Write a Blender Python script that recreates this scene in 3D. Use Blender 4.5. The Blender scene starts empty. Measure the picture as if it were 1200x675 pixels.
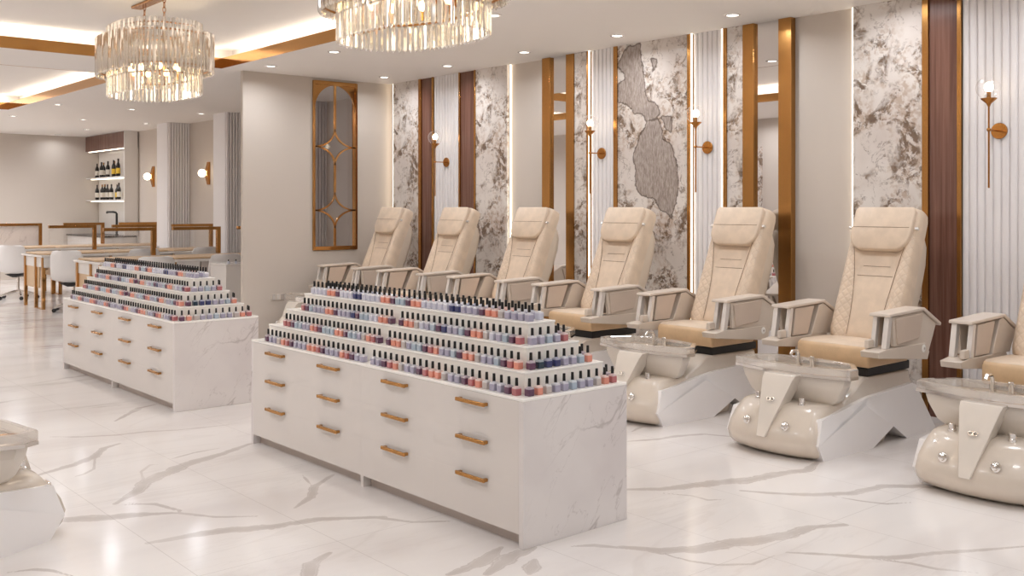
import bpy, bmesh, math, random
import numpy as np
from mathutils import Vector, Matrix
random.seed(7)
PI = math.pi
SC = bpy.context.scene
COL = SC.collection

# ------------------------------------------------------------------ mesh builder
class MB:
    def __init__(s): s.v = []; s.f = []
    def add(s, vs, fs):
        o = len(s.v); s.v += [tuple(p) for p in vs]; s.f += [tuple(i + o for i in f) for f in fs]; return s
    def box(s, x0, x1, y0, y1, z0, z1):
        return s.add([(x0,y0,z0),(x1,y0,z0),(x1,y1,z0),(x0,y1,z0),(x0,y0,z1),(x1,y0,z1),(x1,y1,z1),(x0,y1,z1)],
                     [(0,3,2,1),(4,5,6,7),(0,1,5,4),(1,2,6,5),(2,3,7,6),(3,0,4,7)])
    def prism(s, poly, axis, a, b):
        def p3(q, t):
            if axis == 'x': return (t, q[0], q[1])
            if axis == 'y': return (q[0], t, q[1])
            return (q[0], q[1], t)
        n = len(poly)
        vs = [p3(q, a) for q in poly] + [p3(q, b) for q in poly]
        fs = [tuple(range(n))[::-1], tuple(range(n, 2*n))]
        fs += [(i, (i+1) % n, n + (i+1) % n, n + i) for i in range(n)]
        return s.add(vs, fs)
    def loft(s, rings, cap=True, close=False):
        n = len(rings[0]); vs = [p for r in rings for p in r]; fs = []
        m = len(rings)
        for k in range(m if close else m - 1):
            k2 = (k + 1) % m
            for i in range(n):
                j = (i + 1) % n
                fs.append((k*n+i, k*n+j, k2*n+j, k2*n+i))
        if cap and not close:
            fs.append(tuple(range(n))[::-1]); fs.append(tuple(range((m-1)*n, m*n)))
        return s.add(vs, fs)
    def lathe(s, prof, c=(0,0,0), n=16, axis='z', sx=1, sy=1):
        rings = []
        for r, h in prof:
            r = max(r, 1e-5); ring = []
            for i in range(n):
                a = 2*PI*i/n; p, q = r*math.cos(a)*sx, r*math.sin(a)*sy
                if axis == 'z': ring.append((c[0]+p, c[1]+q, c[2]+h))
                elif axis == 'x': ring.append((c[0]+h, c[1]+p, c[2]+q))
                else: ring.append((c[0]+p, c[1]+h, c[2]+q))
            rings.append(ring)
        return s.loft(rings)
    def sphere(s, c, r, n=16, m=10, sc=(1,1,1)):
        prof = [(r*math.sin(PI*k/m), -r*math.cos(PI*k/m)) for k in range(m+1)]
        rings = [[(c[0]+max(p,1e-5)*math.cos(2*PI*i/n)*sc[0], c[1]+max(p,1e-5)*math.sin(2*PI*i/n)*sc[1], c[2]+h*sc[2]) for i in range(n)] for p, h in prof]
        return s.loft(rings)
    def tube(s, path, r, n=8, closed=False, sq=False):
        P = [Vector(p) for p in path]; rings = []
        m = len(P); prev = None
        for k in range(m):
            if closed: t = P[(k+1) % m] - P[k-1]
            else: t = P[min(k+1, m-1)] - P[max(k-1, 0)]
            t.normalize()
            ref = Vector((0,0,1)) if abs(t.z) < .95 else Vector((1,0,0))
            if prev is not None:
                u = prev - t*prev.dot(t)
                u = u.normalized() if u.length > 1e-4 else t.cross(ref).normalized()
            else: u = t.cross(ref).normalized()
            prev = u; w = t.cross(u)
            rr = r[k] if isinstance(r, (list, tuple)) else r
            rings.append([tuple(P[k] + rr*(math.cos(2*PI*i/n)*u + math.sin(2*PI*i/n)*w)) for i in range(n)])
        return s.loft(rings, close=closed)
    def mesh(s, name, smooth=35):
        bm = bmesh.new()
        vs = [bm.verts.new(p) for p in s.v]
        for f in s.f:
            try: bm.faces.new([vs[i] for i in f])
            except ValueError: pass
        bmesh.ops.remove_doubles(bm, verts=bm.verts, dist=1e-6)
        bmesh.ops.recalc_face_normals(bm, faces=bm.faces)
        me = bpy.data.meshes.new(name); bm.to_mesh(me); bm.free()
        if smooth:
            for p in me.polygons: p.use_smooth = True
            me.set_sharp_from_angle(angle=math.radians(smooth))
        return me
    def build(s, name, mat, parent=None, bevel=0, smooth=35, seg=2, loc=None, rot=None):
        me = s.mesh(name, smooth); me.materials.append(mat)
        return link(name, me, parent, bevel, seg, loc, rot)

def link(name, me, parent=None, bevel=0, seg=2, loc=None, rot=None):
    o = bpy.data.objects.new(name, me); COL.objects.link(o)
    if parent: o.parent = parent
    if loc: o.location = loc
    if rot: o.rotation_euler = rot
    if bevel:
        m = o.modifiers.new('bevel', 'BEVEL'); m.width = bevel; m.segments = seg; m.limit_method = 'ANGLE'; m.angle_limit = math.radians(40)
    return o
def empty(name, loc=(0,0,0), rz=0):
    o = bpy.data.objects.new(name, None); COL.objects.link(o); o.location = loc; o.rotation_euler = (0,0,rz); o.empty_display_size = .1
    return o
def tag(o, label, cat, group=None, kind=None):
    o['label'] = label; o['category'] = cat
    if group: o['group'] = group
    if kind: o['kind'] = kind
    return o
def struct(o): o['kind'] = 'structure'; return o
def copy_tree(o, parent=None, loc=None, rz=None):
    c = o.copy(); COL.objects.link(c)
    if parent: c.parent = parent
    if loc is not None: c.location = loc
    if rz is not None: c.rotation_euler = (0,0,rz)
    for ch in list(o.children): copy_tree(ch, c)
    return c

# ------------------------------------------------------------------ materials
def polish(name, rgb):
    # the colour fills the bottle up to its shoulder; 'lvl' is the height inside the bottle
    t = NT(name); at = t.n('ShaderNodeAttribute', attribute_name='lvl').outputs['Fac']
    pale = tuple(int(v+(238-v)*.62) for v in rgb)
    t.set(Base_Color=t.mix(t.ramp(at, .0285, .0325), lin(rgb), lin(pale)), Roughness=.14, Coat_Weight=.5); return t.m
def lin(c): return tuple((v/255/12.92 if v/255 <= .04045 else ((v/255+.055)/1.055)**2.4) for v in c) + (1,)
class NT:
    def __init__(s, name):
        s.m = bpy.data.materials.new(name); s.m.use_nodes = True; s.t = s.m.node_tree; s.b = s.t.nodes['Principled BSDF']; s.out = s.t.nodes['Material Output']
    def n(s, ty, **k):
        x = s.t.nodes.new(ty)
        for a, v in k.items(): setattr(x, a, v)
        return x
    def l(s, a, b): s.t.links.new(a, b)
    def val(s, x, sock):
        if isinstance(x, (int, float)): sock.default_value = x
        else: s.l(x, sock)
    def math(s, op, a, b=0.0, c=None, clamp=False):
        x = s.n('ShaderNodeMath', operation=op, use_clamp=clamp); s.val(a, x.inputs[0]); s.val(b, x.inputs[1])
        if c is not None: s.val(c, x.inputs[2])
        return x.outputs[0]
    def ramp(s, f, a, b, lo=0.0, hi=1.0, smooth=True):
        x = s.n('ShaderNodeMapRange', interpolation_type='SMOOTHSTEP' if smooth else 'LINEAR', clamp=True) if smooth else s.n('ShaderNodeMapRange', clamp=True)
        s.val(f, x.inputs[0]); x.inputs[1].default_value = a; x.inputs[2].default_value = b; x.inputs[3].default_value = lo; x.inputs[4].default_value = hi
        return x.outputs[0]
    def mix(s, f, a, b):
        x = s.n('ShaderNodeMix', data_type='RGBA'); s.val(f, x.inputs[0])
        for v, k in ((a, 6), (b, 7)):
            if isinstance(v, tuple): x.inputs[k].default_value = v
            else: s.l(v, x.inputs[k])
        return x.outputs[2]
    def noise(s, vec, scale, detail=3, rough=.5, dist=0.0, dim='3D'):
        x = s.n('ShaderNodeTexNoise', noise_dimensions=dim); s.l(vec, x.inputs['Vector'])
        x.inputs['Scale'].default_value = scale; x.inputs['Detail'].default_value = detail; x.inputs['Roughness'].default_value = rough; x.inputs['Distortion'].default_value = dist
        return x.outputs['Fac']
    def coord(s, kind='Object'):
        return s.n('ShaderNodeTexCoord').outputs[kind]
    def mapping(s, vec, loc=(0,0,0), rot=(0,0,0), sc=(1,1,1)):
        x = s.n('ShaderNodeMapping'); s.l(vec, x.inputs[0]); x.inputs[1].default_value = loc; x.inputs[2].default_value = rot; x.inputs[3].default_value = sc
        return x.outputs[0]
    def sep(s, vec):
        x = s.n('ShaderNodeSeparateXYZ'); s.l(vec, x.inputs[0]); return x.outputs
    def bump(s, h, strength=.3, dist=.01):
        x = s.n('ShaderNodeBump'); x.inputs['Strength'].default_value = strength; x.inputs['Distance'].default_value = dist
        s.l(h, x.inputs['Height']); s.l(x.outputs[0], s.b.inputs['Normal'])
    def set(s, **k):
        for a, v in k.items():
            so = s.b.inputs[a.replace('_', ' ')]
            if isinstance(v, (int, float, tuple)): so.default_value = v
            else: s.l(v, so)
        return s
def plain(name, rgb, rough=.5, metal=0.0, coat=0.0, var=.03, scale=6, **k):
    t = NT(name); c = lin(rgb)
    f = t.noise(t.coord(), scale, 3)
    d = tuple(max(0, v*(1-2*var)) for v in c[:3]) + (1,)
    e = tuple(min(1, v*(1+2*var)) for v in c[:3]) + (1,)
    t.set(Base_Color=t.mix(f, d, e), Roughness=rough, Metallic=metal, Coat_Weight=coat, **k)
    return t.m
def glow(name, rgb, strength):
    t = NT(name); t.set(Base_Color=lin(rgb), Emission_Color=lin(rgb), Emission_Strength=strength); return t.m
def thin_glass(name, tint=(255,255,255), gloss=.12, rough=.03, frost=0.0):
    t = NT(name)
    tr = t.n('ShaderNodeBsdfTransparent'); tr.inputs[0].default_value = lin(tint)
    gl = t.n('ShaderNodeBsdfGlossy'); gl.inputs[0].default_value = (1,1,1,1); gl.inputs['Roughness'].default_value = rough
    lw = t.n('ShaderNodeLayerWeight'); lw.inputs[0].default_value = .5
    f = t.math('ADD', t.math('MULTIPLY', t.math('POWER', lw.outputs['Facing'], 4.0), .8), gloss, clamp=True)
    mx = t.n('ShaderNodeMixShader'); t.l(f, mx.inputs[0]); 
    src = tr.outputs[0]
    if frost:
        tl = t.n('ShaderNodeBsdfTranslucent'); tl.inputs[0].default_value = lin(tint)
        df = t.n('ShaderNodeBsdfDiffuse'); df.inputs[0].default_value = lin(tint)
        a = t.n('ShaderNodeMixShader'); a.inputs[0].default_value = .5; t.l(tl.outputs[0], a.inputs[1]); t.l(df.outputs[0], a.inputs[2])
        b = t.n('ShaderNodeMixShader'); b.inputs[0].default_value = frost; t.l(src, b.inputs[1]); t.l(a.outputs[0], b.inputs[2]); src = b.outputs[0]
    t.l(src, mx.inputs[1]); t.l(gl.outputs[0], mx.inputs[2]); t.l(mx.outputs[0], t.out.inputs[0])
    return t.m

def mat_marble_side():
    t = NT('marble_light'); p = t.coord()
    w = t.mapping(t.mapping(p, rot=(.5, -.62, .1)), sc=(1.9, 1.2, .42))
    n1 = t.noise(w, 1.7, 5, .55, .5); v1 = t.math('ABSOLUTE', t.math('SUBTRACT', n1, .5))
    n2 = t.noise(w, 3.2, 5, .55, .4); v2 = t.math('ABSOLUTE', t.math('SUBTRACT', n2, .47))
    msk = t.ramp(t.noise(p, 1.3, 2), .34, .52)
    a = t.math('MULTIPLY', t.ramp(v1, 0, .013, 1, 0), msk)
    b = t.math('MULTIPLY', t.ramp(v2, 0, .008, .6, 0), msk)
    f = t.math('MULTIPLY', t.math('MAXIMUM', a, b), .48)
    cl = t.mix(t.ramp(t.noise(p, 2.0, 4), .4, .75), lin((228,222,219)), lin((216,208,206)))
    t.set(Base_Color=t.mix(f, cl, lin((160,148,144))), Roughness=.22); return t.m
def mat_floor():
    t = NT('floor_marble'); p = t.coord()
    at = t.n('ShaderNodeAttribute', attribute_name='vein').outputs['Fac']
    fine = t.noise(p, 9, 5, .6); med = t.noise(p, 3.0, 4, .55)
    # traced veins: 'vein' is distance / half width, blurred outward and broken by noise
    d = t.math('ADD', at, t.math('MULTIPLY', t.math('SUBTRACT', fine, .5), 2.2))
    core = t.ramp(d, .5, 1.25, 1, 0)
    edge = t.math('MULTIPLY', t.ramp(t.math('ABSOLUTE', t.math('SUBTRACT', d, .95)), 0, .30, 1, 0), .55)
    vf = t.math('MULTIPLY', t.math('MAXIMUM', t.math('MULTIPLY', core, .52), edge), t.ramp(med, .25, .55, .45, 1))
    # faint background veining everywhere
    w = t.mapping(p, rot=(0,0,.72), sc=(.45, 1.5, 1))
    n1 = t.noise(w, .95, 6, .55, .7); v1 = t.math('ABSOLUTE', t.math('SUBTRACT', n1, .5))
    n2 = t.noise(t.mapping(p, loc=(3,7,0), rot=(0,0,.62), sc=(.4, 1.5, 1)), 1.5, 6, .6, .5); v2 = t.math('ABSOLUTE', t.math('SUBTRACT', n2, .52))
    m2 = t.ramp(t.noise(p, .6, 2), .45, .6)
    at2 = t.n('ShaderNodeAttribute', attribute_name='far').outputs['Fac']
    bg = t.math('MAXIMUM', t.math('MULTIPLY', t.math('MULTIPLY', t.ramp(v1, 0, .022, 1, 0), m2), .7), t.math('MULTIPLY', t.ramp(v2, 0, .01, .5, 0), m2))
    bg = t.math('MULTIPLY', bg, t.math('ADD', t.math('MULTIPLY', at2, .85), .15))
    f = t.math('MAXIMUM', vf, bg)
    base = t.mix(t.ramp(t.noise(w, 1.1, 4), .35, .7), lin((238,233,229)), lin((224,217,213)))
    col = t.mix(f, base, lin((166,152,143)))
    # tile joints every 0.65 m across and 1.3 m along
    x, y, z = t.sep(p)
    fx = t.math('ABSOLUTE', t.math('SUBTRACT', t.math('FRACT', t.math('DIVIDE', t.math('ADD', x, -1.675+65), .65)), .5))
    fy = t.math('ABSOLUTE', t.math('SUBTRACT', t.math('FRACT', t.math('DIVIDE', t.math('ADD', y, 62.4), 1.3)), .5))
    j = t.math('MAXIMUM', t.ramp(fx, .4965, .4985), t.ramp(fy, .4982, .4993))
    t.set(Base_Color=t.mix(t.math('MULTIPLY', j, .35), col, lin((150,138,130))), Roughness=.14); t.b.inputs['Specular IOR Level'].default_value = .5
    return t.m
def mat_patagonia(name, blob=False):
    t = NT(name); p = t.coord()
    n1 = t.noise(p, 2.6, 5, .6, .5); n2 = t.noise(t.mapping(p, loc=(4,1,2)), 5.5, 6, .68, .7); n3 = t.noise(t.mapping(p, loc=(1,8,3)), 15, 6, .72, .4)
    n4 = t.noise(t.mapping(p, loc=(7,2,5)), 24, 4, .65, .2)
    vo = t.n('ShaderNodeTexVoronoi', feature='DISTANCE_TO_EDGE'); t.l(t.mapping(p, rot=(.3,.2,.1)), vo.inputs['Vector']); vo.inputs['Scale'].default_value = 6.5
    reg = t.ramp(n1, .43, .56)
    dk = t.math('MULTIPLY', t.math('MULTIPLY', reg, t.ramp(n2, .48, .54)), t.ramp(n3, .41, .51))
    crack = t.math('MULTIPLY', t.math('MULTIPLY', t.ramp(t.math('ABSOLUTE', t.math('SUBTRACT', n2, .5)), 0, .020, 1, 0), t.ramp(n3, .42, .6)), .7)
    tan = t.math('MULTIPLY', t.math('MULTIPLY', reg, t.ramp(n4, .44, .58)), .55)
    base = t.mix(t.ramp(t.noise(p, 1.7, 4), .35, .7), lin((232,225,218)), lin((214,203,195)))
    c = t.mix(tan, base, lin((172,140,110)))
    c = t.mix(crack, c, lin((110,88,72)))
    c = t.mix(t.math('MULTIPLY', dk, .95), c, t.mix(n4, lin((74,58,47)), lin((146,120,98))))
    if blob:
        at = t.n('ShaderNodeAttribute', attribute_name='blob').outputs['Fac']
        d = t.math('ADD', at, t.math('MULTIPLY', t.math('SUBTRACT', t.noise(p, 10, 5, .6), .5), .10))
        ins = t.ramp(d, -.004, .004, 1, 0)
        rim = t.ramp(t.math('ABSOLUTE', d), 0, .012, .8, 0)
        st = t.noise(t.mapping(p, rot=(.35, 0, 0), sc=(1, 7, 1.6)), 12, 6, .7, .4)
        g = t.mix(t.ramp(st, .35, .65), lin((146,132,124)), lin((188,176,167)))
        c = t.mix(ins, c, g); c = t.mix(rim, c, lin((84,70,62)))
    t.set(Base_Color=c, Roughness=.14); return t.m
def mat_wood(name, a, b, rough=.3, ax='z'):
    t = NT(name); p = t.coord()
    sc = (30, 30, .8) if ax == 'z' else (.8, 30, 30)
    n = t.noise(t.mapping(p, sc=sc), 1.0, 5, .6, .3)
    t.set(Base_Color=t.mix(t.ramp(n, .3, .7), lin(a), lin(b)), Roughness=rough); return t.m
def mat_gold(name, rgb=(192,142,84), rough=.24):
    t = NT(name); p = t.coord()
    n = t.noise(t.mapping(p, sc=(120, 120, 1.2)), 1.0, 2)
    t.set(Base_Color=t.mix(n, lin(tuple(int(v*.96) for v in rgb)), lin(rgb)), Roughness=rough, Metallic=1.0); return t.m
def mat_leather(name, rgb, quilt=False):
    t = NT(name); p = t.coord()
    c = lin(rgb); f = t.noise(p, 9, 5, .6)
    base = t.mix(t.ramp(f, .35, .7), tuple(v*.93 for v in c[:3])+(1,), tuple(min(1, v*1.05) for v in c[:3])+(1,))
    gr = t.noise(p, 260, 2)
    if quilt:
        x, y, z = t.sep(p)
        ay = t.math('ABSOLUTE', y)
        a = t.math('PINGPONG', t.math('ADD', z, t.math('MULTIPLY', ay, 1.25)), .032)
        b = t.math('PINGPONG', t.math('SUBTRACT', z, t.math('MULTIPLY', ay, 1.25)), .032)
        ln = t.math('MINIMUM', a, b)
        # outside the centre panel, whose seam bows with height
        seam = t.math('ADD', .115, t.math('MULTIPLY', t.math('POWER', t.math('MAXIMUM', z, 0.0), 2.0), .16))
        msk = t.math('MULTIPLY', t.ramp(t.math('SUBTRACT', ay, seam), 0, .004), t.ramp(z, .80, .82, 1, 0))
        msk = t.math('MULTIPLY', msk, t.ramp(ay, .236, .242, 1, 0)); st = t.math('MULTIPLY', t.ramp(ln, 0, .0026, 1, 0), msk)
        base = t.mix(t.math('MULTIPLY', st, .30), base, lin((140,108,80)))
        h = t.math('ADD', t.math('MULTIPLY', t.math('MULTIPLY', t.ramp(ln, 0, .02), msk), 1.0), t.math('MULTIPLY', gr, .05))
        t.bump(h, .35, .006)
    else: t.bump(gr, .12, .002)
    t.set(Base_Color=base, Roughness=.42, Sheen_Weight=.1); return t.m

M = dict(
    wall=plain('wall_beige', (208,197,186), .7, var=.01, scale=2),
    ceil=plain('ceiling_white', (243,237,231), .75, var=.006, scale=2),
    gold=mat_gold('brushed_gold'), goldp=mat_gold('polished_gold', (200,150,92), .14),
    brass=mat_gold('brass', (190,134,74), .25),
    chrome=plain('chrome', (236,232,228), .08, 1.0, var=.0),
    satin=plain('satin_silver', (232,226,220), .22, .35, var=.01),
    floor=mat_floor(), marble=mat_marble_side(), pata=mat_patagonia('patagonia_marble'), patab=mat_patagonia('patagonia_marble_grey_patch', True),
    wood=mat_wood('brown_wood_veneer', (104,70,58), (134,96,82), .22), oak=plain('tan_leather', (206,176,142), .5),
    slat=plain('slat_white', (240,236,235), .4, var=.01), white=plain('gloss_white', (226,221,216), .16, var=.01, scale=3),
    lac=plain('lacquer_offwhite', (222,215,209), .14, var=.015, scale=2.5), plinth=plain('plinth_greige', (192,180,172), .4),
    riser=plain('riser_cream', (248,243,234), .3, var=.01), edge=plain('pale_edge', (252,249,243), .25, var=.005),
    leather=mat_leather('cream_leather', (222,200,176)), quilt=mat_leather('cream_leather_quilted', (222,200,176), True), seatl=mat_leather('tan_leather_seat', (216,182,142)),
    stitch=plain('stitch_brown', (122,92,68), .7), shell=plain('back_shell_beige', (216,199,180), .4), armb=plain('arm_shell_greige', (214,200,185), .28, coat=.3), armp=plain('arm_panel_taupe', (206,188,172), .4), pad=plain('arm_pad_stone', (214,200,186), .3),
    hull=plain('hull_beige', (216,203,188), .24, coat=.4, var=.012, scale=30), pearl=plain('pearl_white', (240,236,234), .12, coat=.6, var=.01), bowl=plain('bowl_beige', (220,210,198), .16, coat=.3, var=.01),
    black=plain('matt_black', (30,28,28), .5), mirror=plain('mirror_silver', (232,230,230), .01, 1.0, var=.0),
    pane=thin_glass('window_glass', (240,240,242), gloss=.03), glass=thin_glass('clear_glass', gloss=.06), crystal=thin_glass('crystal_glass', (250,246,240), gloss=.36, rough=.07, frost=.34), tray=thin_glass('frosted_acrylic', (253,250,246), gloss=.30, rough=.03, frost=.26),
    led=glow('led_strip', (255,244,224), 2.6), cove=glow('cove_led', (255,248,238), 8.0), lamp=glow('lamp_disc', (255,252,246), 4.0), bulb=glow('warm_bulb', (255,220,165), 14.0), sbulb=glow('sconce_bulb', (255,236,208), 6.0),
    chairw=plain('shell_white', (228,224,221), .35, var=.008), counter=plain('dark_stone', (52,46,44), .25), capb=plain('cap_black', (14,13,13), .35, var=.0),
    wine=plain('wine_glass', (24,20,18), .12, var=.0), lblw=plain('label_cream', (226,218,204), .6), lbly=plain('label_yellow', (226,186,60), .6), foilr=plain('foil_dark', (40,22,22), .4), foilg=plain('foil_bronze', (150,110,64), .35, .6),
)
VEINS = [
    (0.012, [(1.96, 6.90), (2.12, 6.76), (2.31, 6.67), (2.50, 6.64), (2.67, 6.55), (3.00, 6.48)]),
    (0.02, [(1.52, 5.91), (1.70, 5.99), (1.88, 6.08), (2.01, 6.18), (2.12, 6.36), (2.24, 6.42)]),
    (0.006, [(2.01, 6.18), (1.91, 5.89), (1.83, 5.81), (1.77, 5.79)]),
    (0.03, [(1.77, 5.13), (1.92, 5.26), (2.02, 5.41), (2.20, 5.55), (2.41, 5.67), (2.60, 5.73), (2.86, 5.87)]),
    (0.006, [(2.02, 5.41), (2.09, 5.65), (2.19, 5.77), (2.24, 5.74)]),
    (0.008, [(2.33, 5.82), (2.50, 5.88), (2.67, 5.89)]),
    (0.02, [(2.09, 7.83), (2.28, 7.90), (2.53, 8.05), (2.71, 8.23), (2.89, 8.41)]),
    (0.008, [(2.36, 8.46), (2.55, 8.54), (2.71, 8.56)]),
    (0.012, [(2.25, 9.34), (2.44, 9.23), (2.75, 9.12)]),
    (0.016, [(2.45, 7.11), (2.63, 7.32), (2.75, 7.46), (2.89, 7.51)]),
    (0.016, [(2.54, 10.57), (3.05, 10.25)]),
    (0.014, [(2.79, 11.62), (3.29, 11.91), (3.65, 12.26)]),
    (0.007, [(1.79, 5.08), (1.92, 5.00), (1.98, 4.79)]),
    (0.03, [(3.92, 3.61), (4.07, 3.49), (4.22, 3.43), (4.40, 3.38), (4.57, 3.29), (4.79, 3.27), (4.99, 3.21), (5.20, 3.27)]),
    (0.006, [(4.01, 3.44), (4.09, 3.31), (4.09, 3.21), (4.17, 3.16)]),
    (0.02, [(4.36, 3.20), (4.45, 3.06), (4.58, 2.91), (4.77, 2.79), (5.00, 2.76), (5.14, 2.64), (5.20, 2.56), (5.24, 2.34), (5.37, 2.17)]),
    (0.006, [(4.63, 2.85), (4.67, 2.69), (4.72, 2.58), (4.84, 2.51)]),
    (0.032, [(3.24, 3.01), (3.33, 2.88), (3.47, 2.77), (3.65, 2.73), (3.77, 2.67), (3.92, 2.63), (4.11, 2.62), (4.26, 2.54)]),
    (0.006, [(3.30, 2.86), (3.33, 2.70), (3.38, 2.60), (3.50, 2.51), (3.66, 2.51)]),
    (0.014, [(3.73, 2.50), (3.84, 2.37), (3.94, 2.24), (4.02, 2.16), (4.22, 2.07), (4.40, 1.96), (4.59, 1.86)]),
    (0.008, [(3.93, 2.23), (4.01, 2.08), (4.03, 1.98), (4.12, 1.84)]),
    (0.016, [(4.73, 4.35), (4.90, 4.27), (5.08, 4.24), (5.26, 4.16), (5.35, 3.98)]),
    (0.01, [(4.95, 4.52), (5.12, 4.58), (5.22, 4.53)]),
    (0.01, [(1.75, 4.90), (1.95, 4.77), (2.06, 4.59), (2.22, 4.47)]),
    (0.006, [(1.82, 5.10), (1.92, 4.97), (1.97, 4.77)]),
    (0.026, [(1.67, 4.43), (1.82, 4.41), (1.99, 4.38), (2.19, 4.28), (2.41, 4.24), (2.68, 4.06)]),
    (0.016, [(2.42, 4.47), (2.57, 4.58), (2.69, 4.75), (2.89, 4.89)]),
    (0.006, [(2.75, 4.99), (2.69, 4.79)]),
    (0.022, [(2.22, 3.79), (2.09, 3.72), (2.02, 3.61), (1.88, 3.44)]),
    (0.01, [(2.51, 4.17), (2.65, 4.07), (2.74, 3.90), (2.88, 3.80)]),
    (0.024, [(2.46, 3.25), (2.65, 3.27), (2.83, 3.36)]),
    (0.026, [(2.58, 3.15), (2.78, 3.24), (2.94, 3.26)]),
    (0.024, [(2.71, 3.04), (2.84, 3.15)]),
    (0.01, [(3.07, 3.17), (3.16, 3.11), (3.25, 2.97)]),
    (0.03, [(1.40, 5.09), (1.52, 5.01), (1.64, 4.94), (1.76, 4.88), (1.92, 4.80)]),
    (0.008, [(1.10, 4.45), (1.19, 4.42), (1.24, 4.36), (1.29, 4.23)]),
]
BLOBS = [
    [(6.38, 3.02), (6.23, 3.01), (6.2, 2.83), (6.16, 2.61), (6.13, 2.48), (6.0, 2.44), (5.99, 2.35), (6.04, 2.31), (6.15, 2.29), (6.2, 2.37), (6.29, 2.37), (6.4, 2.48), (6.5, 2.49), (6.51, 2.67), (6.41, 2.71), (6.51, 2.84)],
    [(6.13, 2.3), (6.0, 2.3), (5.94, 2.2), (5.96, 2.12), (5.85, 2.05), (5.79, 1.93), (5.77, 1.72), (5.79, 1.53), (5.85, 1.41), (5.89, 1.44), (5.99, 1.5), (6.08, 1.58), (6.21, 1.61), (6.28, 1.7), (6.29, 1.88), (6.31, 2.0), (6.23, 2.15)],
    [(6.08, 2.86), (6.02, 2.86), (6.04, 2.77), (6.07, 2.75)],
    [(5.97, 2.33), (5.85, 2.32), (5.85, 2.17), (5.92, 2.2)]]
# ================================================================== SETTING
H = 3.03
XW = 6.98          # wall behind the pedicure chairs (inset plane)
def sbox(name, mat, *b, bevel=0): return struct(MB().box(*b).build(name, mat, bevel=bevel, smooth=0))
# ---- floor with traced veins
def floor_mesh():
    x0, x1, y0, y1, st = .9, 7.0, 1.8, 7.6, .0125
    nx, ny = int(round((x1-x0)/st))+1, int(round((y1-y0)/st))+1
    gx, gy = np.meshgrid(np.linspace(x0, x1, nx), np.linspace(y0, y1, ny)); P = np.stack([gx.ravel(), gy.ravel()], 1)
    d = np.full(len(P), 30.0)
    rs = np.random.RandomState(3)
    for w, pts in VEINS:
        n = len(pts)
        for i in range(n-1):
            a, b = np.array(pts[i]), np.array(pts[i+1]); ab = b-a; L = max(ab.dot(ab), 1e-9)
            t = np.clip(((P-a)@ab)/L, 0, 1); dd = np.linalg.norm(P-(a+t[:,None]*ab), axis=1)
            s = (i+t)/(n-1); ww = max(w*1.45, .010)*(.35+.65*np.sin(np.pi*np.clip(s, .02, .98)))
            d = np.minimum(d, dd/ww)
    verts = [(float(a), float(b), 0.0) for a, b in P]; far = [0.0]*len(verts)
    faces = [(j*nx+i, j*nx+i+1, (j+1)*nx+i+1, (j+1)*nx+i) for j in range(ny-1) for i in range(nx-1)]
    # outer frame of big quads, coarse
    def grid(xa, xb, ya, yb):
        o = len(verts); verts.extend([(xa,ya,0),(xb,ya,0),(xb,yb,0),(xa,yb,0)]); far.extend([1.0]*4); faces.append((o,o+1,o+2,o+3))
    grid(-.6, 7.4, -3.0, y0); grid(-.6, 7.4, y1, 22.5); grid(-.6, x0, y0, y1); grid(x1, 7.4, y0, y1)
    me = bpy.data.meshes.new('floor'); me.from_pydata(verts, [], faces)
    at = me.attributes.new('vein', 'FLOAT', 'POINT'); at.data.foreach_set('value', list(map(float, d)) + [30.0]*(len(verts)-len(P)))
    a2 = me.attributes.new('far', 'FLOAT', 'POINT'); a2.data.foreach_set('value', far)
    me.materials.append(M['floor']); return struct(link('floor', me))
floor_mesh()
# ---- ceiling with two recessed trays
T1 = (1.70, 4.735, 2.60, 10.396); T2 = (1.90, 4.195, 11.65, 16.95)
cb = MB()
xs0, xs1, ys0, ys1 = -.6, 7.4, -3.0, 22.5
for T, ya, yb in ((T1, ys0, 11.0), (T2, 11.0, ys1)):
    a, b, c, d = T
    cb.box(xs0, a, ya, yb, H, H+.11); cb.box(b, xs1, ya, yb, H, H+.11); cb.box(a, b, ya, c, H, H+.11); cb.box(a, b, d, yb, H, H+.11)
    g = .22  # cove side walls standing back from the lip
    cb.box(xs0, a-g, ya, yb, H+.11, H+.24); cb.box(b+g, xs1, ya, yb, H+.11, H+.24); cb.box(a-g, b+g, ya, c-g, H+.11, H+.24); cb.box(a-g, b+g, d+g, yb, H+.11, H+.24)
cb.box(xs0, xs1, ys0, ys1, H+.24, H+.28)
struct(cb.build('ceiling', M['ceil'], smooth=0))
tn = [0]
def trim(mb, mat, bevel=0):
    tn[0] += 1; return struct(mb.build('trim_%d' % tn[0], mat, bevel=bevel, smooth=30))
for a, b, c, d in (T1, T2):
    e = .006
    trim(MB().box(a, b, d-e, d, H-.002, H+.112), M['goldp']); trim(MB().box(b-e, b, c, d-e, H-.002, H+.112), M['goldp'])
    trim(MB().box(a, b-e, c, c+e, H-.002, H+.112), M['goldp']); trim(MB().box(a, a+e, c+e, d-e, H-.002, H+.112), M['goldp'])
    q = .12
    for bx in ((a, b, d+q, d+q+.02), (b+q, b+q+.02, c, d), (a, b, c-q-.02, c-q), (a-q-.02, a-q, c, d)):
        trim(MB().box(*bx, H+.112, H+.125), M['cove'])
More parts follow.
